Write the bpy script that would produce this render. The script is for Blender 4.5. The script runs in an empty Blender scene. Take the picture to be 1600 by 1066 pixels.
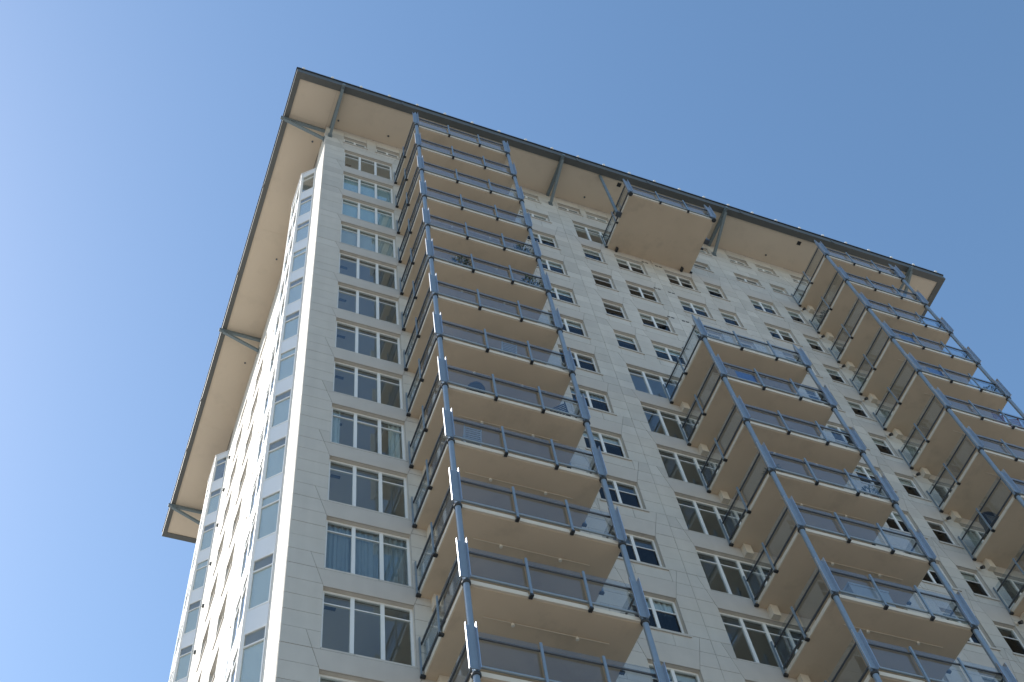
import bpy, bmesh, math, random
from mathutils import Vector, Matrix
random.seed(7)
S = bpy.context.scene
COL = S.collection
# ------------------------------------------------------------------ camera
ZO = 59.5                        # height of the uppermost full window heads above the ground
cam_d = bpy.data.cameras.new('camera'); cam = bpy.data.objects.new('camera', cam_d); COL.objects.link(cam)
YAW, PITCH, ROLL = 0.5411, 1.0663, -0.2139
F = Vector((math.sin(YAW)*math.cos(PITCH), math.cos(YAW)*math.cos(PITCH), math.sin(PITCH)))
R0 = Vector((math.cos(YAW), -math.sin(YAW), 0)); U0 = R0.cross(F)
CR = math.cos(ROLL)*R0 + math.sin(ROLL)*U0; CU = -math.sin(ROLL)*R0 + math.cos(ROLL)*U0
CP = Vector((-3.9214, -19.8501, -57.8342+ZO))
cam.matrix_world = Matrix(((CR.x, CU.x, -F.x, CP.x), (CR.y, CU.y, -F.y, CP.y), (CR.z, CU.z, -F.z, CP.z), (0, 0, 0, 1)))
cam_d.sensor_width = 36; cam_d.lens = 1922.55/1600*36; cam_d.clip_end = 6000
S.camera = cam
# ------------------------------------------------------------------ sky and sun
SUN_EL = math.radians(43); sx, sy = -0.7520, 0.6592
sun_dir = Vector((sx*math.cos(SUN_EL), sy*math.cos(SUN_EL), math.sin(SUN_EL)))
W = bpy.data.worlds.new('World'); S.world = W; W.use_nodes = True
nt = W.node_tree
sky = nt.nodes.new('ShaderNodeTexSky'); sky.sky_type = 'NISHITA'; sky.sun_disc = False
sky.sun_elevation = SUN_EL; sky.sun_rotation = math.atan2(sx, sy)
sky.air_density = 1.1; sky.dust_density = 0.6; sky.ozone_density = 0.8; sky.altitude = 100
bg = nt.nodes['Background']; bg.inputs[1].default_value = 0.15
hs = nt.nodes.new('ShaderNodeHueSaturation'); hs.inputs['Hue'].default_value = .495; hs.inputs['Saturation'].default_value = 1.12
nt.links.new(sky.outputs[0], hs.inputs['Color']); nt.links.new(hs.outputs[0], bg.inputs[0])
sd = bpy.data.lights.new('sun', 'SUN'); sd.energy = 4.8; sd.angle = math.radians(0.5); sd.color = (1, .96, .90)
so = bpy.data.objects.new('sun', sd); COL.objects.link(so)
so.rotation_euler = sun_dir.to_track_quat('Z', 'Y').to_euler(); so.location = (-40, 30, 200)
S.view_settings.view_transform = 'Standard'; S.view_settings.look = 'None'
S.view_settings.exposure = 0.55; S.view_settings.gamma = 1.0
# ------------------------------------------------------------------ materials
def mat(name, col, rough=.6, metal=0., noise=0., nscale=3., bump=0., bscale=40., island=0., streak=0., stain=0.):
    m = bpy.data.materials.new(name); m.use_nodes = True; n = m.node_tree; b = n.nodes['Principled BSDF']
    b.inputs['Roughness'].default_value = rough; b.inputs['Metallic'].default_value = metal
    c = (*col, 1); b.inputs['Base Color'].default_value = c
    if noise or island or streak or stain:
        tc = n.nodes.new('ShaderNodeNewGeometry')
        val = None
        def add(sock, amt):
            nonlocal val
            mr = n.nodes.new('ShaderNodeMapRange'); mr.inputs[3].default_value = 1-amt; mr.inputs[4].default_value = 1+amt
            n.links.new(sock, mr.inputs[0])
            if val is None: val = mr.outputs[0]
            else:
                mm = n.nodes.new('ShaderNodeMath'); mm.operation = 'MULTIPLY'
                n.links.new(val, mm.inputs[0]); n.links.new(mr.outputs[0], mm.inputs[1]); val = mm.outputs[0]
        if noise:
            t = n.nodes.new('ShaderNodeTexNoise'); t.inputs['Scale'].default_value = nscale; t.inputs['Detail'].default_value = 6
            n.links.new(tc.outputs['Position'], t.inputs['Vector']); add(t.outputs[0], noise)
        if streak:
            mp = n.nodes.new('ShaderNodeMapping'); mp.inputs['Scale'].default_value = (2.2, 2.2, .12)
            n.links.new(tc.outputs['Position'], mp.inputs[0])
            t = n.nodes.new('ShaderNodeTexNoise'); t.inputs['Scale'].default_value = 1.; t.inputs['Detail'].default_value = 5
            n.links.new(mp.outputs[0], t.inputs['Vector']); add(t.outputs[0], streak)
        if stain:
            t = n.nodes.new('ShaderNodeTexNoise'); t.inputs['Scale'].default_value = .8; t.inputs['Detail'].default_value = 8; t.inputs['Roughness'].default_value = .65
            n.links.new(tc.outputs['Position'], t.inputs['Vector'])
            mr = n.nodes.new('ShaderNodeMapRange'); mr.inputs[1].default_value = .53; mr.inputs[2].default_value = .66; n.links.new(t.outputs[0], mr.inputs[0])
            iv = n.nodes.new('ShaderNodeMath'); iv.operation = 'SUBTRACT'; iv.inputs[0].default_value = 1; n.links.new(mr.outputs[0], iv.inputs[1]); add(iv.outputs[0], stain)
        if island: add(tc.outputs['Random Per Island'], island)
        vm = n.nodes.new('ShaderNodeVectorMath'); vm.operation = 'SCALE'; vm.inputs[0].default_value = col
        n.links.new(val, vm.inputs['Scale']); n.links.new(vm.outputs[0], b.inputs['Base Color'])
    if bump:
        g = n.nodes.new('ShaderNodeNewGeometry'); t = n.nodes.new('ShaderNodeTexNoise'); t.inputs['Scale'].default_value = bscale
        t.inputs['Detail'].default_value = 4
        bp = n.nodes.new('ShaderNodeBump'); bp.inputs['Strength'].default_value = bump; bp.inputs['Distance'].default_value = .01
        n.links.new(g.outputs['Position'], t.inputs['Vector']); n.links.new(t.outputs[0], bp.inputs['Height']); n.links.new(bp.outputs[0], b.inputs['Normal'])
    return m
def glass(name, tint, r0=.05, k=1.):
    """thin pane: tinted see-through with a mirror reflection that grows towards grazing view"""
    m = bpy.data.materials.new(name); m.use_nodes = True; n = m.node_tree; n.nodes.remove(n.nodes['Principled BSDF'])
    o = n.nodes['Material Output']; tr = n.nodes.new('ShaderNodeBsdfTransparent'); tr.inputs[0].default_value = (*tint, 1)
    gl = n.nodes.new('ShaderNodeBsdfGlossy'); gl.inputs['Roughness'].default_value = .015; gl.inputs[0].default_value = (.95, .97, 1, 1)
    lw = n.nodes.new('ShaderNodeLayerWeight'); lw.inputs[0].default_value = .5
    p = n.nodes.new('ShaderNodeMath'); p.operation = 'POWER'; p.inputs[1].default_value = 4.; n.links.new(lw.outputs['Facing'], p.inputs[0])
    q = n.nodes.new('ShaderNodeMath'); q.operation = 'MULTIPLY_ADD'; q.inputs[1].default_value = k*(1-r0); q.inputs[2].default_value = r0; n.links.new(p.outputs[0], q.inputs[0])
    mx = n.nodes.new('ShaderNodeMixShader'); n.links.new(q.outputs[0], mx.inputs[0]); n.links.new(tr.outputs[0], mx.inputs[1]); n.links.new(gl.outputs[0], mx.inputs[2])
    n.links.new(mx.outputs[0], o.inputs[0]); return m
M = dict(
    stone=mat('limestone', (.54, .505, .45), .75, noise=.10, nscale=1.7, bump=.25, bscale=60, island=.10, streak=.10),
    lintel=mat('limestone_lintel', (.525, .485, .43), .75, noise=.08, nscale=2., bump=.25, bscale=60, island=.06, streak=.06),
    reveal=mat('limestone_reveal', (.58, .53, .46), .75, noise=.08, nscale=3., streak=.08),
    joint=mat('mortar', (.29, .27, .245), .9, noise=.15, nscale=8),
    soffit=mat('tan_render', (.585, .475, .35), .85, noise=.08, nscale=1.1, bump=.3, bscale=90, stain=.06),
    roofsoffit=mat('tan_board', (.63, .535, .42), .85, noise=.05, nscale=.5, bump=.15, bscale=50, stain=.03),
    cream=mat('cream_paint', (.66, .58, .47), .6, noise=.08, nscale=4),
    steel=mat('blue_grey_steel', (.245, .30, .35), .34, .3, noise=.12, nscale=6),
    rail=mat('rail_steel', (.10, .11, .125), .35, .55, noise=.12, nscale=9),
    bright=mat('bare_steel', (.62, .65, .70), .28, .9, noise=.05, nscale=9),
    dark=mat('dark_metal', (.035, .037, .04), .5, .2),
    fascia=mat('fascia_metal', (.115, .12, .115), .55, .2, noise=.10, nscale=1.2, streak=.08),
    drip=mat('drip_edge', (.03, .034, .04), .5, .2),
    strut=mat('strut_steel', (.17, .215, .235), .45, .2, noise=.12, nscale=5),
    white=mat('white_frame', (.78, .78, .76), .45, noise=.04, nscale=5),
    panel=mat('white_panel', (.74, .75, .76), .45, noise=.05, nscale=1.5, streak=.04),
    room=mat('room_paint', (.72, .69, .64), .9),
    blind=mat('roller_blind', (.60, .70, .71), .9, noise=.04, nscale=1), greyblind=mat('grey_blind', (.62, .61, .57), .9, noise=.04, nscale=1),
    bayblind=mat('bay_blind', (.78, .76, .72), .9, noise=.04, nscale=1),
    curtain=mat('curtain', (.33, .37, .40), .95, noise=.1, nscale=4), palecurtain=mat('pale_curtain', (.62, .64, .62), .95, noise=.08, nscale=4),
    glass=glass('window_glass', (.86, .90, .90), .06, .8), screen=glass('screened_glass', (.30, .32, .34), .03, .5),
    rglass=glass('railing_glass', (.86, .89, .91), .05, .75),
    sprink=mat('sprinkler', (.72, .68, .6), .5), black=mat('black_plastic', (.02, .02, .022), .45),
    blue=mat('matte_blue', (.045, .12, .33), .7, noise=.1, nscale=6), red=mat('red_canvas', (.28, .06, .06), .7),
    leaf=mat('leaf', (.06, .09, .05), .6, island=.4), pot=mat('clay_pot', (.30, .16, .10), .8, noise=.1), wicker=mat('grey_wicker', (.42, .43, .44), .7),
    ground=mat('concrete_ground', (.265, .245, .215), .9, noise=.12, nscale=.3), paving=mat('paving', (.30, .275, .24), .85, noise=.12, nscale=1.), road=mat('asphalt', (.05, .05, .052), .9, noise=.2, nscale=5),
    paint=mat('road_paint', (.75, .74, .7), .7, noise=.1), core=mat('concrete_core', (.4, .38, .35), .9), redlamp=mat('red_lens', (.6, .04, .03), .3),
)
# ------------------------------------------------------------------ mesh helpers
class MB:
    def __init__(s): s.v = []; s.f = []
    def box(s, x0, x1, y0, y1, z0, z1):
        b = len(s.v); s.v += [(x0, y0, z0), (x1, y0, z0), (x1, y1, z0), (x0, y1, z0), (x0, y0, z1), (x1, y0, z1), (x1, y1, z1), (x0, y1, z1)]
        s.f += [tuple(b+i for i in q) for q in ((3, 2, 1, 0), (4, 5, 6, 7), (0, 1, 5, 4), (1, 2, 6, 5), (2, 3, 7, 6), (3, 0, 4, 7))]; return s
    def prism(s, poly, fn, d0, d1):
        """extrude a convex counter-clockwise polygon (u,v) between depths d0 (front) and d1"""
        b = len(s.v); n = len(poly); s.v += [fn(u, v, d0) for u, v in poly]+[fn(u, v, d1) for u, v in poly]
        s.f.append(tuple(b+i for i in range(n))); s.f.append(tuple(b+n+i for i in reversed(range(n))))
        s.f += [(b+i, b+n+i, b+n+(i+1) % n, b+(i+1) % n) for i in range(n)]; return s
    def wall(s, p0, p1, z0, z1, t, off=0.):
        """upright slab along the plan segment p0-p1, front face pushed out by off, thickness t behind it"""
        dx, dy = p1[0]-p0[0], p1[1]-p0[1]; L = math.hypot(dx, dy); nx, ny = dy/L, -dx/L
        P = [(p0[0]+nx*off, p0[1]+ny*off), (p1[0]+nx*off, p1[1]+ny*off), (p1[0]+nx*(off-t), p1[1]+ny*(off-t)), (p0[0]+nx*(off-t), p0[1]+ny*(off-t))]
        b = len(s.v); s.v += [(*p, z0) for p in P]+[(*p, z1) for p in P]
        s.f += [tuple(b+i for i in q) for q in ((3, 2, 1, 0), (4, 5, 6, 7), (0, 1, 5, 4), (1, 2, 6, 5), (2, 3, 7, 6), (3, 0, 4, 7))]; return s
    def tube(s, a, b_, r0, r1=None, n=10):
        r1 = r0 if r1 is None else r1; a = Vector(a); b_ = Vector(b_); d = (b_-a).normalized()
        u = d.orthogonal().normalized(); w = d.cross(u); k = len(s.v)
        for p, r in ((a, r0), (b_, r1)):
            for i in range(n):
                t = 2*math.pi*i/n; s.v.append(tuple(p+u*(r*math.cos(t))+w*(r*math.sin(t))))
        for i in range(n): s.f.append((k+i, k+(i+1) % n, k+n+(i+1) % n, k+n+i))
        s.f.append(tuple(k+i for i in reversed(range(n)))); s.f.append(tuple(k+n+i for i in range(n))); return s
    def bar(s, a, b_, w, h):
        """rectangular bar between two points, h measured roughly upright"""
        a = Vector(a); b_ = Vector(b_); d = (b_-a).normalized(); u = d.cross(Vector((0, 0, 1))).normalized(); v = u.cross(d); k = len(s.v)
        for p in (a, b_):
            for i, j in ((-1, -1), (1, -1), (1, 1), (-1, 1)): s.v.append(tuple(p+u*(i*w/2)+v*(j*h/2)))
        s.f += [tuple(k+i for i in q) for q in ((0, 1, 2, 3), (7, 6, 5, 4), (0, 4, 5, 1), (1, 5, 6, 2), (2, 6, 7, 3), (3, 7, 4, 0))]; return s
    def lathe(s, prof, n=14, c=(0, 0, 0)):
        k = len(s.v)
        for r, z in prof:
            for i in range(n): t = 2*math.pi*i/n; s.v.append((c[0]+r*math.cos(t), c[1]+r*math.sin(t), c[2]+z))
        for j in range(len(prof)-1):
            for i in range(n): s.f.append((k+j*n+i, k+j*n+(i+1) % n, k+(j+1)*n+(i+1) % n, k+(j+1)*n+i))
        s.f.append(tuple(k+i for i in reversed(range(n)))); s.f.append(tuple(k+(len(prof)-1)*n+i for i in range(n))); return s
    def mesh(s, name, m, smooth=False):
        me = bpy.data.meshes.new(name); me.from_pydata(s.v, [], s.f); me.materials.append(M[m])
        bm = bmesh.new(); bm.from_mesh(me); bmesh.ops.recalc_face_normals(bm, faces=bm.faces); bm.to_mesh(me); bm.free()
        if smooth:
            me.polygons.foreach_set('use_smooth', [True]*len(me.polygons)); me.set_sharp_from_angle(angle=math.radians(40))
        return me
def obj(name, me, parent=None, loc=(0, 0, 0), rz=0., kind=None):
    o = bpy.data.objects.new(name, me); COL.objects.link(o); o.location = loc
    if rz: o.rotation_euler.z = rz
    if parent is not None: o.parent = parent
    if kind: o['kind'] = kind
    return o
def mk(name, mb, m, parent=None, loc=(0, 0, 0), smooth=False, kind=None): return obj(name, mb.mesh(name, m, smooth), parent, loc, kind=kind)
def tag(o, label, cat, group=None):
    o['label'] = label; o['category'] = cat
    if group: o['group'] = group
    return o
# ------------------------------------------------------------------ dimensions (metres, z relative to ZO)
LX, LY = 33.5, 25.1              # plan of the tower
FH = 3.0                         # storey height
NK = 14                          # storeys built in full detail, counted down from the top
ZT = 2.78                        # underside of the roof
ZB = -2.53                       # underside of the uppermost balcony slabs
BX = (3.60, 14.555, 25.56)       # left ends of the balcony stacks
BW, BD = 4.55, 3.0
ZLOW = -(NK)*FH+.77
# ------------------------------------------------------------------ ground
g = mk('ground', MB().box(-2500, 2500, -2500, 2500, -.5, 0), 'ground', kind='structure')
mk('pavement', MB().box(-9, 44, -14, 34, .004, .12), 'paving', kind='structure')
mk('road', MB().box(-400, 400, -34, -22, .004, .012), 'road', kind='structure')
for i in range(-12, 13): mk('road_marking', MB().box(i*8-1.5, i*8+1.5, -28.08, -27.92, .016, .02), 'paint', kind='structure')
# ------------------------------------------------------------------ the tower
B = bpy.data.objects.new('apartment_building', None); COL.objects.link(B)
tag(B, 'tall pale limestone apartment tower with stacked glass balconies and wide overhanging roof', 'building')
# window openings: (u0,u1,z0,z1,type,k)
front = []
DBL = {'a': (10.05, 11.66, -.03), 'd': (14.82, 16.38, -.05), 'e': (17.55, 19.08, -.10), 'g': (22.22, 23.72, -.16)}
SGL = {'c': (13.05, 14.10, -.05), 'f': (19.74, 20.72, -.10), 'h': (24.37, 25.31, -.18)}
for k in range(NK):
    z = -k*FH
    front.append((1.0, 3.42, z-2.15, z+.10, 'triple', k))
    front.append((4.1, 7.6, z-2.30, z+.05, 'door', k))
    front.append((26.1, 29.6, z-2.30, z+.05, 'door', k))
    if k == 0 or k >= 5:
        front.append((13.05, 15.46, z-2.15, z-.02, 'triple', k) if k == 0 else (13.05, 17.05, z-2.17, z-.02, 'wide', k))
    for nm, (a, b, h) in DBL.items():
        if nm == 'd' and (k == 0 or k >= 5): continue
        if k == 0 and nm == 'e': continue
        front.append((a, b, z-1.35, z-.42, 'dshort', k) if k == 0 else (a, b, z+h-1.62, z+h, 'double', k))
    for nm, (a, b, h) in SGL.items():
        if nm == 'c' and (k == 0 or k >= 5): continue
        front.append((a, b, z-1.35, z-.42, 'sshort', k) if k == 0 else (a, b, z+h-1.62, z+h, 'single', k))
for a, b in ((.95, 2.12), (2.62, 3.84), (10.2, 11.42), (12.50, 13.78), (14.12, 15.42), (17.5, 18.7), (20.2, 21.32), (22.55, 23.7), (24.24, 25.4), (26.45, 27.6), (28.2, 29.4)):
    front.append((a, b, 1.12, 2.0, 'transom', -1))
side = []                        # left flank, u runs along y
for k in range(NK):
    z = -k*FH
    for a in (6.65, 10.45, 14.45): side.append((a, a+1.5, z-1.35, z-.42, 'dshort', k) if k == 0 else (a, a+1.5, z-1.66, z-.04, 'double', k))
    side.append((22.7, 24.0, z-1.66, z-.04, 'double', k))
bays = ((1.5, 4.4), (18.85, 21.75))
# --- structural wall with the openings left out
def wall_boxes(U0, U1, Z0, Z1, ops, d0, d1, fn):
    mb = MB(); zs = sorted({Z0, Z1, *[min(max(o[i], Z0), Z1) for o in ops for i in (2, 3)]})
    for za, zb in zip(zs, zs[1:]):
        if zb-za < 1e-4: continue
        cur = U0
        for o in sorted(ops):
            if o[2] < zb-1e-4 and o[3] > za+1e-4 and o[1] > cur:
                if o[0] > cur+1e-4: mb.prism([(cur, za), (o[0], za), (o[0], zb), (cur, zb)], fn, d0, d1)
                cur = max(cur, o[1])
        if U1 > cur+1e-4: mb.prism([(cur, za), (U1, za), (U1, zb), (cur, zb)], fn, d0, d1)
    return mb
ff = lambda u, v, d: (u, d, v+ZO)
fs = lambda u, v, d: (d, u, v+ZO)
bay_ops = [(a+.25, b-.25, -k*FH-2.15, -k*FH+.1, '', k) for a, b in bays for k in range(NK)]
mk('wall', wall_boxes(.035, LX-.03, -ZO+.12, ZT, front, .022, .30, ff), 'joint', B)
mk('wall', wall_boxes(.305, LY, -ZO+.12, ZT, side+bay_ops, .022, .30, fs), 'joint', B)
mk('wall', MB().box(LX-.3, LX, .305, LY-.3, .12, ZO+ZT), 'stone', B)
mk('wall', MB().box(.305, LX, LY-.295, LY, .12, ZO+ZT), 'stone', B)
mk('core', MB().box(5.6, 28, 5.5, 19.5, .12, ZO+ZT-.05), 'room', B)
for k in range(-1, NK):
    fl = mk('floor_slab', MB().box(.32, LX-.32, .32, LY-.32, ZO-k*FH-2.75, ZO-k*FH-2.33), 'room', B)
    mk('ceiling_vent', MB().box(1.25, 1.55, .74, .84, ZO-k*FH-2.765, ZO-k*FH-2.748), 'rail', fl)
# --- stone cladding: courses of separate panels with open joints
def clip(poly, a, b, c):         # keep a*u+b*v<=c
    out = []
    for i in range(len(poly)):
        p, q = poly[i], poly[(i+1) % len(poly)]; dp = a*p[0]+b*p[1]-c; dq = a*q[0]+b*q[1]-c
        if dp <= 1e-9: out.append(p)
        if (dp < -1e-9 and dq > 1e-9) or (dp > 1e-9 and dq < -1e-9):
            t = dp/(dp-dq); out.append((p[0]+t*(q[0]-p[0]), p[1]+t*(q[1]-p[1])))
    return out if len(out) > 2 else []
def planes(poly):
    r = []
    for i in range(len(poly)):
        p, q = poly[i], poly[(i+1) % len(poly)]; L = math.hypot(q[0]-p[0], q[1]-p[1])
        if L > 1e-6: a, b = (q[1]-p[1])/L, -(q[0]-p[0])/L; r.append((a, b, a*p[0]+b*p[1]))
    return r
def subtract(poly, hole):
    res = []; cur = poly
    for a, b, c in sorted(planes(hole), key=lambda t: -abs(t[0])):
        o = clip(cur, -a, -b, -c)
        if o: res.append(o)
        cur = clip(cur, a, b, c)
        if not cur: return res
    return res
def inset(poly, d):
    cur = poly
    for a, b, c in planes(poly):
        cur = clip(cur, a, b, c-d)
        if not cur: return []
    return cur
def area(p): return abs(sum(p[i][0]*p[(i+1) % len(p)][1]-p[(i+1) % len(p)][0]*p[i][1] for i in range(len(p))))/2
def project(p):
    d = Vector(p)-CP; w = d.dot(F); return (800+1922.55*d.dot(CR)/w, 533-1922.55*d.dot(CU)/w)
def lintel_poly(o):
    u0, u1, z0, z1, ty, k = o
    if ty in ('transom', 'dshort', 'sshort'): return None
    top = -k*FH+.77; f = .2
    return [(u0, z1), (u1, z1), (u1+f, top), (u0-f, top)]
stones = []                      # (poly, fn, key)
def clad(U0, U1, ops, breaks, fn, width=1.22, skip=()):
    lins = [l for l in map(lintel_poly, ops) if l]
    j = 0; zt = .77+.6*4
    while True:
        zb = zt-.6
        if zb < ZLOW-.01: break
        za_, zb_ = zb, min(zt, ZT)
        if zb_-za_ > .05:
            here = [o for o in ops if o[2] < zb_-.02 and o[3] > za_+.02]
            edges = sorted({e for o in here for e in o[:2]})
            led = [(l[0][0]-.8, l[1][0]+.8) for l in lins if l[0][1] < zb_-.02 and l[2][1] > za_+.02]
            cuts = [U0, *breaks, U1]; ss = [U0]
            for c0, c1 in zip(cuts, cuts[1:]):
                n = max(1, round((c1-c0)/width)); w = (c1-c0)/n
                pts = [c0+(i+(.5 if j % 2 else 0))*w for i in range(1 if not j % 2 else 0, n)]
                for p in pts:
                    if any(a_ < p < b_ for a_, b_ in led): continue
                    near = [e for e in edges if abs(e-p) < .62]
                    if near: p = min(near, key=lambda e: abs(e-p))
                    if p-ss[-1] > .3 and c1-p > .45 and p-c0 > .75: ss.append(p)
                ss.append(c1)
            hol = [[(o[0], o[2]), (o[1], o[2]), (o[1], o[3]), (o[0], o[3])] for o in here]+[l for l in lins if l[0][1] < zb_ and l[2][1] > za_]
            for a, b in zip(ss, ss[1:]):
                if any(s0-.01 < (a+b)/2 < s1+.01 for s0, s1 in skip): continue
                polys = [[(a, za_), (b, za_), (b, zb_), (a, zb_)]]
                for h in hol:
                    if max(q[0] for q in h) < a or min(q[0] for q in h) > b: continue
                    polys = [r for p in polys for r in subtract(p, h)]
                for p in polys:
                    strong = abs((zt-.77) % 3.0) < .01 or abs((zt-.77) % 3.0-3) < .01
                    q = inset(p, .006)
                    if q and strong: q = clip(q, 0, 1, zb_-.011)
                    if q and area(q) > .008: stones.append((q, fn, 'stone_panel'))
        zt = zb; j += 1
    for l in lins:
        q = inset(l, .006)
        if q: stones.append((q, fn, 'lintel'))
clad(0, LX, front, (12.36, 16.93, 21.5), ff)
clad(.045, LY, side, (1.5, 4.4, 18.85, 21.75), fs, skip=bays)
rank = []
for i, (p, fn, nm) in enumerate(stones):
    px = [project(fn(u, v, 0)) for u, v in p]; c = (sum(q[0] for q in px)/len(px), sum(q[1] for q in px)/len(px))
    rank.append((area(px) if 0 < c[0] < 1600 and 0 < c[1] < 1066 else 0, i))
single = {nm: set([i for a, i in sorted((r for r in rank if stones[r[1]][2] == nm), reverse=True)[:300]]) for nm in ('stone_panel', 'lintel')}
rest = {}
for i, (p, fn, nm) in enumerate(stones):
    d0 = random.uniform(-.0035, .0015)
    m = 'stone' if nm == 'stone_panel' else 'lintel'
    if i in single[nm]: mk(nm, MB().prism(p, fn, d0, .03), m, B)
    else: rest.setdefault((nm, m), MB()).prism(p, fn, d0, .03)
for (nm, m), mb in rest.items(): mk('stone_cladding' if nm == 'stone_panel' else 'lintel_course', mb, m, B, kind='stuff')
# --- windows
cache = {}
def cached(key, fn):
    if key not in cache: cache[key] = fn()
    return cache[key]
SPEC = {  # lights, transom offset below the head, bar widths
    'triple': (3, .46), 'door': (4, None), 'wide': (5, .46), 'double': (2, .56), 'single': (1, .56), 'dshort': (2, None), 'sshort': (1, None), 'transom': (2, None)}
def frame_mesh(w, h, ty):
    n, tr = SPEC[ty]; mb = MB(); fw = .07; bw = .03 if ty in ('triple', 'wide') else .06; mw = .105; y0, y1 = .14, .215
    mb.box(0, fw, y0, y1, 0, h); mb.box(w-fw, w, y0, y1, 0, h); mb.box(fw, w-fw, y0+.002, y1, 0, bw); mb.box(fw, w-fw, y0+.002, y1, h-fw, h)
    lw = (w-2*fw-(n-1)*mw)/n
    for i in range(n-1): x = fw+(i+1)*lw+i*mw; mb.box(x, x+mw, y0-.004, y1, bw, h-fw)
    if tr:
        for i in range(n): x = fw+i*(lw+mw); mb.box(x, x+lw, y0+.012, y1, h-tr-.017, h-tr+.017)
    return mb.mesh('window', 'white')
def panes_of(w, h, ty):
    n, tr = SPEC[ty]; fw = .07; bw = .03 if ty in ('triple', 'wide') else .06; mw = .105; lw = (w-2*fw-(n-1)*mw)/n; out = []
    for i in range(n):
        x = fw+i*(lw+mw)
        if tr: out.append(('upper_pane', x, h-tr+.017, lw, tr-.017-fw)); out.append(('lower_pane', x, bw, lw, h-tr-.017-bw))
        else: out.append(('pane', x, bw, lw, h-fw-bw))
    return out
def curtain_mesh(w, h, m):
    mb = MB(); n = max(8, int(w/.035)); v = []; ph = random.random()*6
    for i in range(n+1):
        x = w*i/n; y = .032*math.sin(x*36+ph)+.014*math.sin(x*87+1.3+ph); mb.v += [(x, y, 0), (x, y, h), (x, y+.004, 0), (x, y+.004, h)]
    for i in range(n):
        a = 4*i; b = a+4; mb.f += [(a, b, b+1, a+1), (a+2, a+3, b+3, b+2), (a+1, b+1, b+3, a+3), (a, a+2, b+2, b)]
    mb.f += [(0, 1, 3, 2), (4*n, 4*n+2, 4*n+3, 4*n+1)]
    return mb.mesh('curtain', m, True)
def window(o, facade):
    u0, u1, z0, z1, ty, k = o; w, h = round(u1-u0, 3), round(z1-z0, 3)
    loc, rz = ((u0, 0, z0+ZO), 0.) if facade == 'f' else ((0, u1, z0+ZO), -math.pi/2)
    win = obj('window' if 'door' not in ty else 'balcony_door', cached((w, h, ty), lambda: frame_mesh(w, h, ty)), B, loc, rz)
    def lining():
        mb = MB(); t = .004
        mb.box(-.001, t, .031, .14, 0, h); mb.box(w-t, w+.001, .031, .14, 0, h); mb.box(t, w-t, .031, .14, h-t, h+.001); mb.box(t, w-t, .031, .14, -.001, t)
        return mb.mesh('reveal', 'reveal')
    obj('reveal', cached(('rv', w, h), lining), win)
    if ty in ('double', 'single', 'dshort', 'sshort', 'transom'):
        obj('sill', cached(('sl', w, ty), lambda: MB().box(-.07, w+.07, -.045, .14, -.085, -.0).mesh('sill', 'lintel')), win)
    for nm, x, zz, pw, ph in panes_of(w, h, ty):
        m = 'screen' if (nm == 'lower_pane' and ty in ('double', 'single')) else 'glass'
        me = cached(('p', round(pw, 3), round(ph, 3), m), lambda: MB().box(0, pw, -.005, .005, 0, ph).mesh('pane', m))
        p = obj(nm if ty != 'door' else 'door_pane', me, win, (x, .178, zz))
        p.rotation_euler = (random.gauss(0, .004), 0, random.gauss(0, .004))
    # what hangs behind the glass
    r = random.random(); W_ = w-.1
    def hang(nm, m, x0, x1, zb, y=.27):
        obj(nm, cached((nm, round(x1-x0, 3), round(h-zb, 3), m), lambda: (curtain_mesh(x1-x0, h-zb-.03, m) if nm == 'curtain' else MB().box(0, x1-x0, 0, .012, 0, h-zb-.03).mesh(nm, m))), win, (x0, y, zb))
    if ty == 'triple' and u0 < 2 and facade == 'f':
        if k in (1, 2): hang('blind', 'blind', .05, w-.05, .05)
        elif k == 3: hang('blind', 'greyblind', .05, w-.05, .05)
        elif k == 8: hang('curtain', 'palecurtain', .06, .34, .03); hang('curtain', 'palecurtain', w-.5, w-.06, .03)
        elif k == 10: hang('curtain', 'curtain', .05, w-.05, .03)
        elif k == 12: hang('blind', 'greyblind', .05, w-.05, h*.6)
    elif ty == 'triple':
        if k == 0: hang('blind', 'greyblind', .05, w-.05, h*.75)
    elif ty in ('double', 'single'):
        if r < .12: hang('blind', 'blind', .04, w-.04, .05)
        elif r < .62: hang('blind', 'greyblind', .04, w-.04, h*random.choice((.66, .68, .8)))
        elif r < .70: hang('curtain', 'palecurtain', .04, w-.04, .05)
        elif r < .78: hang('curtain', 'curtain', .04, w-.04, .05)
    elif ty in ('dshort', 'sshort', 'transom') and r < .5 and u0 > 4: hang('blind', 'greyblind', .04, w-.04, .05)
    elif ty == 'door' and r < .5: hang('curtain', 'palecurtain', .06, w*random.uniform(.2, .45), .05)
for o in front: window(o, 'f')
for o in side: window(o, 's')
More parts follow.
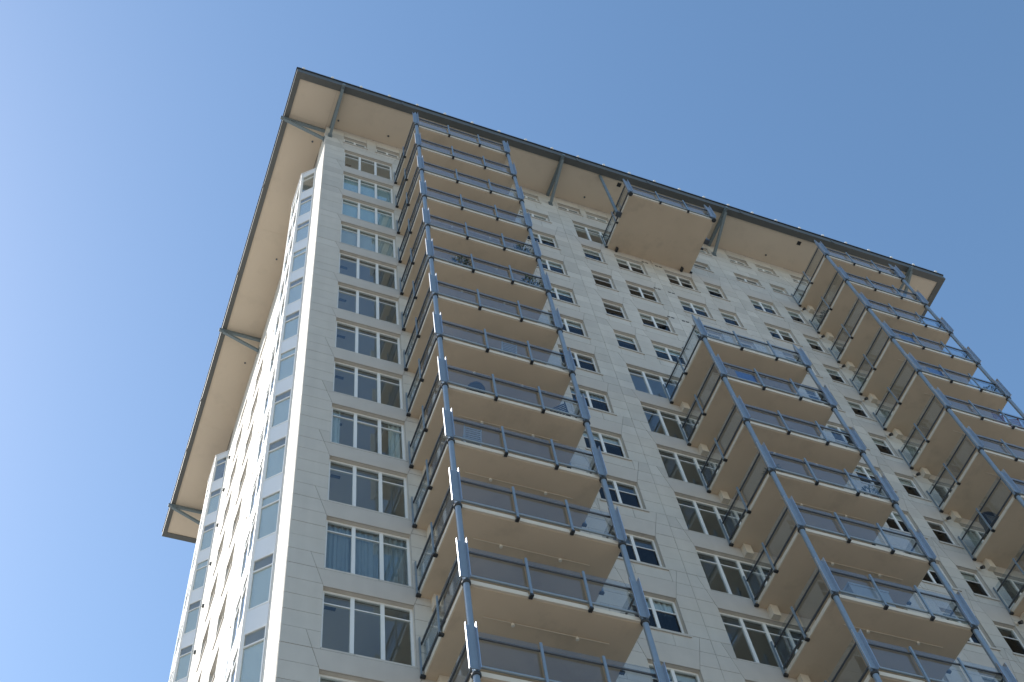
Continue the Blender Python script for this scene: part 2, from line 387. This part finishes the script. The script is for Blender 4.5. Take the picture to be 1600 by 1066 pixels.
# --- canted bays on the left flank
for (a, b) in bays:
    c = .55; pts = [(0, b), (-c, b-c), (-c, a+c), (0, a)]   # walked so that the outside is on the right hand
    pts = pts[::-1]
    bay = MB()
    top = .48; bot = ZLOW
    for i, p in enumerate(pts): bay.box(p[0]-(.032 if i in (0, 3) else .05), p[0]+(.02 if i in (0, 3) else .05), p[1]-(.0 if i == 0 else .06 if i == 3 else .05), p[1]+(.06 if i == 0 else .0 if i == 3 else .05), ZO+bot, ZO+top)
    bayo = mk('bay_window', bay, 'white', B)
    cap = MB()
    cap.prism([(-.0, a-.03), (-.0, b+.03), (-c-.08, b-c+.03), (-c-.08, a+c-.03)][::-1], lambda u, v, d: (u, v, d), ZO+top, ZO+top+.07)
    mk('cap', cap, 'panel', bayo)
    segs = []
    for p, q in zip(pts, pts[1:]):
        L = math.hypot(q[0]-p[0], q[1]-p[1]); e = .05/L
        segs.append(((p[0]+(q[0]-p[0])*e, p[1]+(q[1]-p[1])*e), (q[0]-(q[0]-p[0])*e, q[1]-(q[1]-p[1])*e)))
    for si, (p, q) in enumerate(segs):
        # outward normal must point away from the tower (-x)
        P, Q = (q, p)
        mk('spandrel_panel', MB().wall(P, Q, ZO+.06, ZO+top-.002, .05, .02), 'panel', bayo)
        n = 2 if si == 1 else 1
        for k in range(NK):
            z = ZO-k*FH
            mk('spandrel_panel', MB().wall(P, Q, z-2.94, z-2.10, .06, .02), 'panel', bayo)
            fr = MB()
            fr.wall(P, Q, z-.02, z+.05, .06, .03); fr.wall(P, Q, z-2.099, z-2.04, .06, .03); fr.wall(P, Q, z-.52, z-.475, .05, .028)
            mid = [(P[0]+(Q[0]-P[0])*t, P[1]+(Q[1]-P[1])*t) for t in (.0, .055, .47, .53, .945, 1.)]
            fr.wall(mid[0], mid[1], z-2.04, z-.02, .05, .025); fr.wall(mid[4], mid[5], z-2.04, z-.02, .05, .025)
            if n == 2: fr.wall(mid[2], mid[3], z-2.04, z-.02, .05, .025)
            mk('bay_frame', fr, 'white', bayo)
            for (t0, t1) in ((.055, .945),) if n == 1 else ((.055, .47), (.53, .945)):
                A_ = (P[0]+(Q[0]-P[0])*t0, P[1]+(Q[1]-P[1])*t0); B_ = (P[0]+(Q[0]-P[0])*t1, P[1]+(Q[1]-P[1])*t1)
                mk('bay_pane', MB().wall(A_, B_, z-2.04, z-.52, .01, -.005), 'glass', bayo); mk('bay_toplight', MB().wall(A_, B_, z-.475, z-.02, .01, -.005), 'glass', bayo)
                if k > 0 and si != 1: mk('blind', MB().wall(A_, B_, z-2.02, z-(.5 if (k*7+si) % 3 else .03), .008, -.03), 'bayblind', bayo)
    for k in range(NK):
        mk('bay_floor', MB().prism([(.02, a+.1), (.02, b-.1), (-c+.06, b-c-.06), (-c+.06, a+c+.06)][::-1], lambda u, v, d: (u, v, d), ZO-k*FH-2.88, ZO-k*FH-2.2), 'room', bayo)
# small round vents on the flank, slit vents on the front
for k in range(NK):
    mk('wall_vent', MB().tube((.004, 17.8, ZO-1.7-k*FH), (-.10, 17.8, ZO-1.7-k*FH), .12, .07, 12), 'fascia', B, smooth=True)
    if 1 <= k <= 4:
        for x in (16.35, 16.55, 17.1, 17.3): mk('vent_slit', MB().box(x, x+.15, -.012, .015, ZO-2.98-(k-1)*FH, ZO-2.90-(k-1)*FH), 'dark', B)
# --- roof
RX0, RX1, RY0, RY1 = -2.15, 35.72, -2.27, 27.3
roof = mk('roof', MB().box(RX0+.05, RX1-.05, RY0+.05, RY1-.05, ZO+ZT+.03, ZO+ZT+.42), 'fascia', B)
z0, z1 = ZO+ZT-.05, ZO+ZT+.40; fw = .34
mk('fascia', MB().box(RX0, RX1, RY0, RY0+fw, z0, z1), 'fascia', roof); mk('fascia', MB().box(RX0, RX1, RY1-fw, RY1, z0, z1), 'fascia', roof)
mk('fascia', MB().box(RX0, RX0+.25, RY0+fw, RY1-fw, z0, z1), 'fascia', roof); mk('fascia', MB().box(RX1-fw, RX1, RY0+fw, RY1-fw, z0, z1), 'fascia', roof)
de = MB().box(RX0-.05, RX1+.05, RY0-.05, RY0+.1, z1, z1+.07); de.box(RX0-.05, RX1+.05, RY1-.1, RY1+.05, z1, z1+.07)
de.box(RX0-.05, RX0+.1, RY0+.1, RY1-.1, z1, z1+.07); de.box(RX1-.1, RX1+.05, RY0+.1, RY1-.1, z1, z1+.07); mk('drip_edge', de, 'drip', roof)
def soff(x0, x1, y0, y1): mk('soffit_panel', MB().box(x0+.003, x1-.003, y0+.003, y1-.003, ZO+ZT, ZO+ZT+.03), 'roofsoffit', roof)
xs = [RX0+.25, 0, 12.05, 21.55, LX, RX1-fw]; ys = [RY0+fw, 0, 6.46, 12.8, 19.1, LY, RY1-fw]
for i in range(5): soff(xs[i], xs[i+1], RY0+fw, 0); soff(xs[i], xs[i+1], LY, RY1-fw)
for j in range(1, 5): soff(RX0+.25, 0, ys[j], ys[j+1]); soff(LX, RX1-fw, ys[j], ys[j+1])
mk('soffit_panel', MB().box(.02, LX-.02, .31, LY-.31, ZO+ZT+.002, ZO+ZT+.028), 'room', roof)
for x, y, s in ((15.53, -1.7, .11), (26.49, -1.64, .11)): mk('soffit_vent', MB().box(x-s, x+s, y-s, y+s, ZO+ZT-.02, ZO+ZT+.01), 'black', roof)
for x, y in ((.49, -.45), (3.12, -.46), (-.44, 1.02), (14.02, -.48), (25.0, -.42), (8.5, -.46), (19.6, -.46), (-.44, 7.9), (-.44, 14.5)):
    mk('soffit_light', MB().tube((x, y, ZO+ZT-.035), (x, y, ZO+ZT+.004), .05), 'rail', roof)
for x in (.22, 12.05, 21.6, 33.35):
    s = MB(); s.box(x-.07, x+.07, RY0-.12, -.004, ZO+ZT-.25, ZO+ZT-.055); s.bar((x, RY0+.12, ZO+ZT-.30), (x, -.03, ZO+1.42), .13, .16); s.box(x-.10, x+.10, -.05, -.004, ZO+1.25, ZO+1.62)
    mk('strut', s, 'strut', roof)
for y in (.24, 12.8, 24.9):
    s = MB(); s.box(RX0-.14, -.004, y-.07, y+.07, ZO+ZT-.25, ZO+ZT-.055); s.bar((RX0+.12, y, ZO+ZT-.30), (-.03, y, ZO+1.42), .13, .16); s.box(-.05, -.004, y-.10, y+.10, ZO+1.25, ZO+1.62)
    mk('strut', s, 'strut', roof)
zc = z1+.07
cab = MB(); cab.tube((RX0+.05, RY0+.02, zc+.24), (RX1-.05, RY0+.02, zc+.24), .014, n=6); mk('lightning_cable', cab, 'bright', roof)
for i in range(26):
    x = RX0+.3+i*1.49; c_ = MB().tube((x, RY0+.02, zc-.001), (x, RY0+.02, zc+.22), .012, n=6); c_.lathe([(.02, .15), (.075, .19), (.09, .24), (.075, .29), (.02, .33)], 8, (x, RY0+.02, zc))
    mk('cable_clip', c_, 'white', roof, smooth=True)  # glint put into the colour and shape: white ball around each clip
for x in (3.3, 12.9, 17.0, 22.6, 28.3): mk('gutter_bracket', MB().box(x-.05, x+.05, RY0-.03, RY0+.02, z0-.04, z1-.08), 'fascia', roof)
for y in (4.1, 9.3, 17.5, 21.0): mk('gutter_bracket', MB().box(RX0-.03, RX0+.02, y-.05, y+.05, z0-.04, z1-.08), 'fascia', roof)
# --- balconies
def bal_parts():
    P = []; add = lambda nm, mb, m, sm=False: P.append((nm, mb.mesh(nm, m, sm)))
    y = -BD
    def gap(a, b): return (a+.05, b-.05)
    posts = (1.6, 3.12)
    for a, b in zip((.06, *posts), (*posts, BW-.06)):
        a2, b2 = gap(a, b); add('edge_trim', MB().box(a2, b2, y-.035, y+.035, .012, .155), 'cream'); add('glass_panel', MB().box(a2-.02, b2+.02, y-.018, y-.006, .30, 1.42), 'rglass')
    for x, sg in ((0, -1), (BW, 1)):
        for a, b in ((y+.08, -1.42), (-1.42, -.06)):
            a2, b2 = gap(a, b); add('edge_trim', MB().box(min(x, x+sg*.032)-.002, max(x, x+sg*.032)+.002, a2, b2, .012, .155), 'cream')
            add('glass_panel', MB().box(x+sg*.012-.006, x+sg*.012+.006, a2-.02, b2+.02, .30, 1.42), 'rglass')
        add('bottom_rail', MB().tube((x+sg*.05, y-.03, .27), (x+sg*.05, -.02, .27), .034, n=10), 'rail', True)
        add('handrail', MB().tube((x+sg*.05, y-.03, 1.17), (x+sg*.05, -.02, 1.17), .03, n=10), 'rail', True)
        for yy in (-1.42, -.06):
            add('rail_post', MB().box(min(x+sg*.086, x+sg*.125), max(x+sg*.086, x+sg*.125), yy-.03, yy+.03, .03, 1.36), 'steel')
            add('post_foot', MB().box(min(x+sg*.0, x+sg*.13), max(x+sg*.0, x+sg*.13), yy-.045, yy+.045, -.035, .03), 'dark')
    add('bottom_rail', MB().tube((-.03, y-.05, .27), (BW+.03, y-.05, .27), .036, n=10), 'steel', True)
    add('handrail', MB().tube((-.03, y-.05, 1.17), (BW+.03, y-.05, 1.17), .03, n=10), 'rail', True)
    for x in posts:
        add('rail_post', MB().box(x-.03, x+.03, y-.135, y-.088, .03, 1.36), 'steel'); add('post_foot', MB().box(x-.045, x+.045, y-.14, y, -.035, .03), 'dark')
    return P
BP = bal_parts()
corner_post = MB().tube((0, 0, .0), (0, 0, 3.0), .08, n=16).mesh('corner_post', 'steel', True)
finial = MB().lathe([(.08, 0), (.08, 1.55), (.05, 1.85), (.025, 1.9), (.03, 2.0), (.012, 2.05)], 14).mesh('corner_post', 'steel', True)
clamp = MB().lathe([(.1, -.04), (.115, -.02), (.115, .03), (.1, .05)], 14).mesh('clamp', 'dark', True)
def plates(sg):
    w = MB().box(-.182, .032, -.125, -.106, .06, 1.40).mesh('corner_plate', 'steel')
    f = MB().box(-.198, -.183, -.165, -.115, .03, 1.45); g_ = MB().box(.033, .048, -.225, -.10, .03, 1.45)
    return w, f.mesh('plate_flange', 'bright'), g_.mesh('plate_flange', 'bright')
PL = plates(1)
slab = MB().box(.0, BW, -BD+.035, -.002, 0, .2).mesh('balcony', 'soffit')
pipe = MB().tube((.7, -2.2, -.018), (3.95, -2.2, -.018), .013, n=6).mesh('sprinkler_pipe', 'cream')
sprk = MB().lathe([(.02, -.01), (.02, -.05), (.045, -.055), (.045, -.12), (.02, -.125)], 10).mesh('sprinkler', 'sprink', True)
corbel = MB().box(.30, .57, -.22, -.002, -.46, -.002).mesh('corbel', 'cream')
def balcony(si, k, top, free=False):
    b = obj('balcony', slab, B, (BX[si], 0, ZO+ZB-k*FH))
    for nm, me in BP: obj(nm, me, b)
    for x in (0, BW):
        obj('corner_post', finial if top else corner_post, b, (x, -BD-.03, 0))
        obj('clamp', clamp, b, (x, -BD-.03, 0))
        for nm, me in zip(('corner_plate', 'plate_flange', 'plate_flange'), PL): obj(nm, me, b, (x, -BD-.03, 0))
    if not free:
        obj('corbel', corbel, b)
        if k >= 3:
            obj('sprinkler_pipe', pipe, b)
            for x in (1.45, 3.1): obj('sprinkler', sprk, b, (x, -2.2, 0))
    else:
        for x, sg in ((0, -1), (BW, 1)):
            mk('hanger_rod', MB().tube((x+sg*.20, -1.85, .08), (x+sg*.20, -1.85, ZT-ZB-.002), .075, n=12), 'strut', b)
            mk('hanger_bracket', MB().box(min(x, x+sg*.28)+.01, max(x, x+sg*.28)-.01, -1.98, -1.72, -.03, .09), 'rail', b)
        for x in (.45, BW-.5): mk('slab_bracket', MB().box(x-.05, x+.05, -.22, -.004, -.2, -.003), 'dark', b)
        mk('drain_pipe', MB().tube((2.4, -.06, -.002), (2.4, -.06, -.35), .025, n=8), 'cream', b)
    return b
for k in range(NK):
    balcony(0, k, k == 0); balcony(2, k, k == 0)
    if k == 0: balcony(1, 0, True, True)
    elif k >= 5: balcony(1, k, k == 5)
# ------------------------------------------------------------------ loose things
def FLOOR(k): return ZO+ZB-k*FH+.2
def thing(name, label, cat, loc, rz=0, group=None):
    o = bpy.data.objects.new(name, None); COL.objects.link(o); o.location = loc; o.rotation_euler.z = rz
    return tag(o, label, cat, group)
lamp_base = MB().box(-.07, .05, -.05, 0, -.05, .09).mesh('base', 'cream')
lamp_arm = MB().tube((-.02, -.04, .02), (.03, -.13, -.03), .018, n=8).mesh('arm', 'cream')
lamp_head = MB().tube((.03, -.10, -.02), (.06, -.22, -.09), .055, .075, 12).mesh('lamp_head', 'black', True)
ORD = 'first second third fourth fifth sixth seventh eighth ninth tenth eleventh twelfth thirteenth fourteenth'.split()
for k in range(NK):
    o = thing('security_light', 'small black security floodlight on the wall below the %s balcony of the end stack' % ORD[k], 'light', (25.42, -.004, ZO+ZB-k*FH-.55), 0, 'floodlights below the end balcony stack')
    obj('base', lamp_base, o); obj('arm', lamp_arm, o); obj('lamp_head', lamp_head, o)
def plant(label, x, y, k, h=.9, r=.38, n=340):
    h *= .5; o = thing('potted_plant', label, 'plant', (x, y, FLOOR(k)))
    mk('pot', MB().lathe([(.13, 0), (.19, .3), (.21, .31), (.2, .34), (.15, .33)], 14), 'pot', o, smooth=True)
    mb = MB()
    for i in range(5): a = random.uniform(0, 6.28); mb.tube((0, 0, .3), (.5*r*math.cos(a), .5*r*math.sin(a), .3+h*.6), .012, .006, 5)
    mk('stem', mb, 'pot', o)
    mb = MB()
    for i in range(n):
        a = random.uniform(0, 6.28); t = random.random(); rr = r*math.sqrt(random.random())*(1-.5*abs(t-.45)); p = Vector((rr*math.cos(a), rr*math.sin(a), .38+h*t))
        d = Vector((math.cos(a)+random.gauss(0, .5), math.sin(a)+random.gauss(0, .5), random.uniform(-.4, .9))).normalized(); s_ = d.orthogonal().normalized(); L = random.uniform(.10, .18); b = len(mb.v)
        mb.v += [tuple(p), tuple(p+d*L*.5+s_*L*.22), tuple(p+d*L), tuple(p+d*L*.5-s_*L*.22)]; mb.f.append((b, b+1, b+2, b+3))
    mk('foliage', mb, 'leaf', o, kind='stuff')
def chair(label, x, y, k, rz, m='wicker'):
    o = thing('patio_chair', label, 'chair', (x, y, FLOOR(k)), rz)
    mk('seat', MB().box(-.25, .25, -.25, .25, .40, .45), m, o)
    bk = MB()
    for i in range(6): bk.bar((-.25, .25+.02*i, .52+.075*i), (.25, .25+.02*i, .52+.075*i), .02, .05)
    bk.bar((-.25, .235, .43), (-.25, .37, .98), .035, .035); bk.bar((.25, .235, .43), (.25, .37, .98), .035, .035); mk('backrest', bk, m, o)
    for sx_ in (-.23, .23):
        for sy_ in (-.23, .23): mk('leg', MB().box(sx_-.02, sx_+.02, sy_-.02, sy_+.02, 0, .40), m, o)
        mk('armrest', MB().box(sx_-.035, sx_+.035, -.25, .27, .62, .65).box(sx_-.018, sx_+.018, -.24, -.2, .451, .62), m, o)
def chest(label, x, y, k, w=1.0, m='blue', hh=.75):
    o = thing('storage_chest', label, 'chest', (x, y, FLOOR(k)))
    mk('body', MB().box(-w/2, w/2, -.25, .25, .03, hh-.08).box(-w/2+.03, w/2-.03, -.22, .22, 0, .03), m, o); mk('lid', MB().box(-w/2-.02, w/2+.02, -.27, .27, hh-.08, hh), m, o)
def grill(label, x, y, k):
    o = thing('kettle_grill', label, 'grill', (x, y, FLOOR(k)))
    mk('bowl', MB().lathe([(.05, .55), (.2, .6), (.28, .72), (.3, .8)], 18), 'black', o, smooth=True); mk('lid', MB().lathe([(.305, .805), (.28, .92), (.18, 1.02), (.03, 1.06)], 18), 'black', o, smooth=True)
    for i in range(3): a = i*2.09+.4; mk('leg', MB().tube((.12*math.cos(a), .12*math.sin(a), .58), (.27*math.cos(a), .27*math.sin(a), 0), .015, n=6), 'rail', o)
def cover(label, x, y, k):
    o = thing('covered_grill', label, 'grill', (x, y, FLOOR(k)))
    mb = MB(); n = 28
    prof = [(.46, 0), (.44, .3), (.40, .7), (.42, .95), (.36, 1.12), (.2, 1.22), (.05, 1.25)]
    for r, z in prof:
        for i in range(n):
            t = 2*math.pi*i/n; w_ = 1+.06*math.sin(5*t+z*4)*(1-z/1.4); mb.v.append((r*w_*math.cos(t)*1.15, r*w_*math.sin(t)*.75, z))
    for j in range(len(prof)-1):
        for i in range(n): mb.f.append((j*n+i, j*n+(i+1) % n, (j+1)*n+(i+1) % n, (j+1)*n+i))
    mb.f.append(tuple(reversed(range(n)))); mb.f.append(tuple((len(prof)-1)*n+i for i in range(n)))
    mk('cover', mb, 'black', o, smooth=True)
X1, X2, X3 = BX
plant('bushy green plant by the railing corner, fifth balcony down the stack beside the flank', X1+4.0, -2.7, 4)
plant('wide low green potted plant, sixth balcony down the stack beside the flank', X1+1.25, -2.7, 5, .7, .45)
plant('leafy potted plant at the railing corner, sixth balcony beside the flank', X1+4.0, -2.7, 5, 1.0, .42)
plant('small palm-like potted plant at the railing corner, fourth balcony of the middle stack', X2+4.1, -2.7, 8, .8, .34, 260)
plant('potted plant seen against the sky, fifth balcony of the end stack', X3+4.0, -2.7, 4, .7, .36, 260)
plant('potted plant standing near the stone wall, second balcony of the end stack', X3+.35, -.7, 1, .7, .3, 220)
plant('dark spiky potted plant beside the corner post, fourth balcony of the middle stack', X2+.5, -2.6, 8, .6, .3, 200)
chair('pale slatted patio chair facing the railing, tenth balcony beside the flank', X1+.75, -2.6, 9, math.pi)
chair('white framed patio chair behind the railing centre, eighth balcony beside the flank', X1+2.5, -2.6, 7, math.pi)
chair('black patio chair beside the corner post, ninth balcony beside the flank', X1+4.1, -2.5, 8, 2.4, 'black')
chair('red patio chair seen before the soffit, sixth balcony of the end stack', X3+3.0, -2.6, 5, math.pi, 'red')
chair('red patio chair seen against the sky, sixth balcony of the end stack', X3+3.85, -2.6, 5, 2.9, 'red')
grill('black kettle grill behind railing glass, ninth balcony beside the flank', X1+1.2, -2.6, 8)
cover('black covered grill behind the side railing, eighth balcony of the end stack', X3+.55, -1.2, 7)
chest('wide pale storage chest along the railing, sixth balcony of the middle stack', X2+1.5, -2.68, 10, 1.3, 'wicker', .8)
def rippled_sheet(label, x, k, w):  # blue patch built as a thin rippled sheet just behind the railing glass
    mb = MB(); n = 24
    for i in range(n+1):
        u = w*i/n; y = .008*math.sin(u*17)+.005*math.sin(u*41+1)
        mb.v += [(u, y, .34), (u, y*.4, .98), (u, y+.006, .34), (u, y*.4+.006, .98)]
    for i in range(n):
        a = 4*i; b = a+4; mb.f += [(a, b, b+1, a+1), (a+2, a+3, b+3, b+2), (a+1, b+1, b+3, a+3), (a, a+2, b+2, b)]
    mb.f += [(0, 1, 3, 2), (4*n, 4*n+2, 4*n+3, 4*n+1)]
    o = thing('blue_sheet', label, 'sheeting', (x, -BD+.02, ZO+ZB-k*FH))
    mk('sheet', mb, 'blue', o, smooth=True); mk('top_bar', MB().tube((-.02, .003, 1.0), (w+.02, .003, 1.0), .016, n=8), 'rail', o)
rippled_sheet('blue sheeting hung inside the railing glass, second balcony of the middle stack', X2+.75, 6, .8)
rippled_sheet('blue sheeting hung inside the railing glass, fourth balcony of the end stack', X3+.75, 3, .75)
rippled_sheet('blue sheeting hung inside the railing glass, fifth balcony of the end stack', X3+.85, 4, .72)
rl = thing('warning_light', 'small red aviation warning light on the roof corner', 'light', (RX1-.5, RY0+.25, ZO+ZT+.42), 0)
mk('base', MB().lathe([(.09, -.0), (.09, .12)], 12), 'dark', rl, smooth=True); mk('lens', MB().lathe([(.075, .121), (.08, .22), (.06, .29), (.02, .31)], 12), 'redlamp', rl, smooth=True)
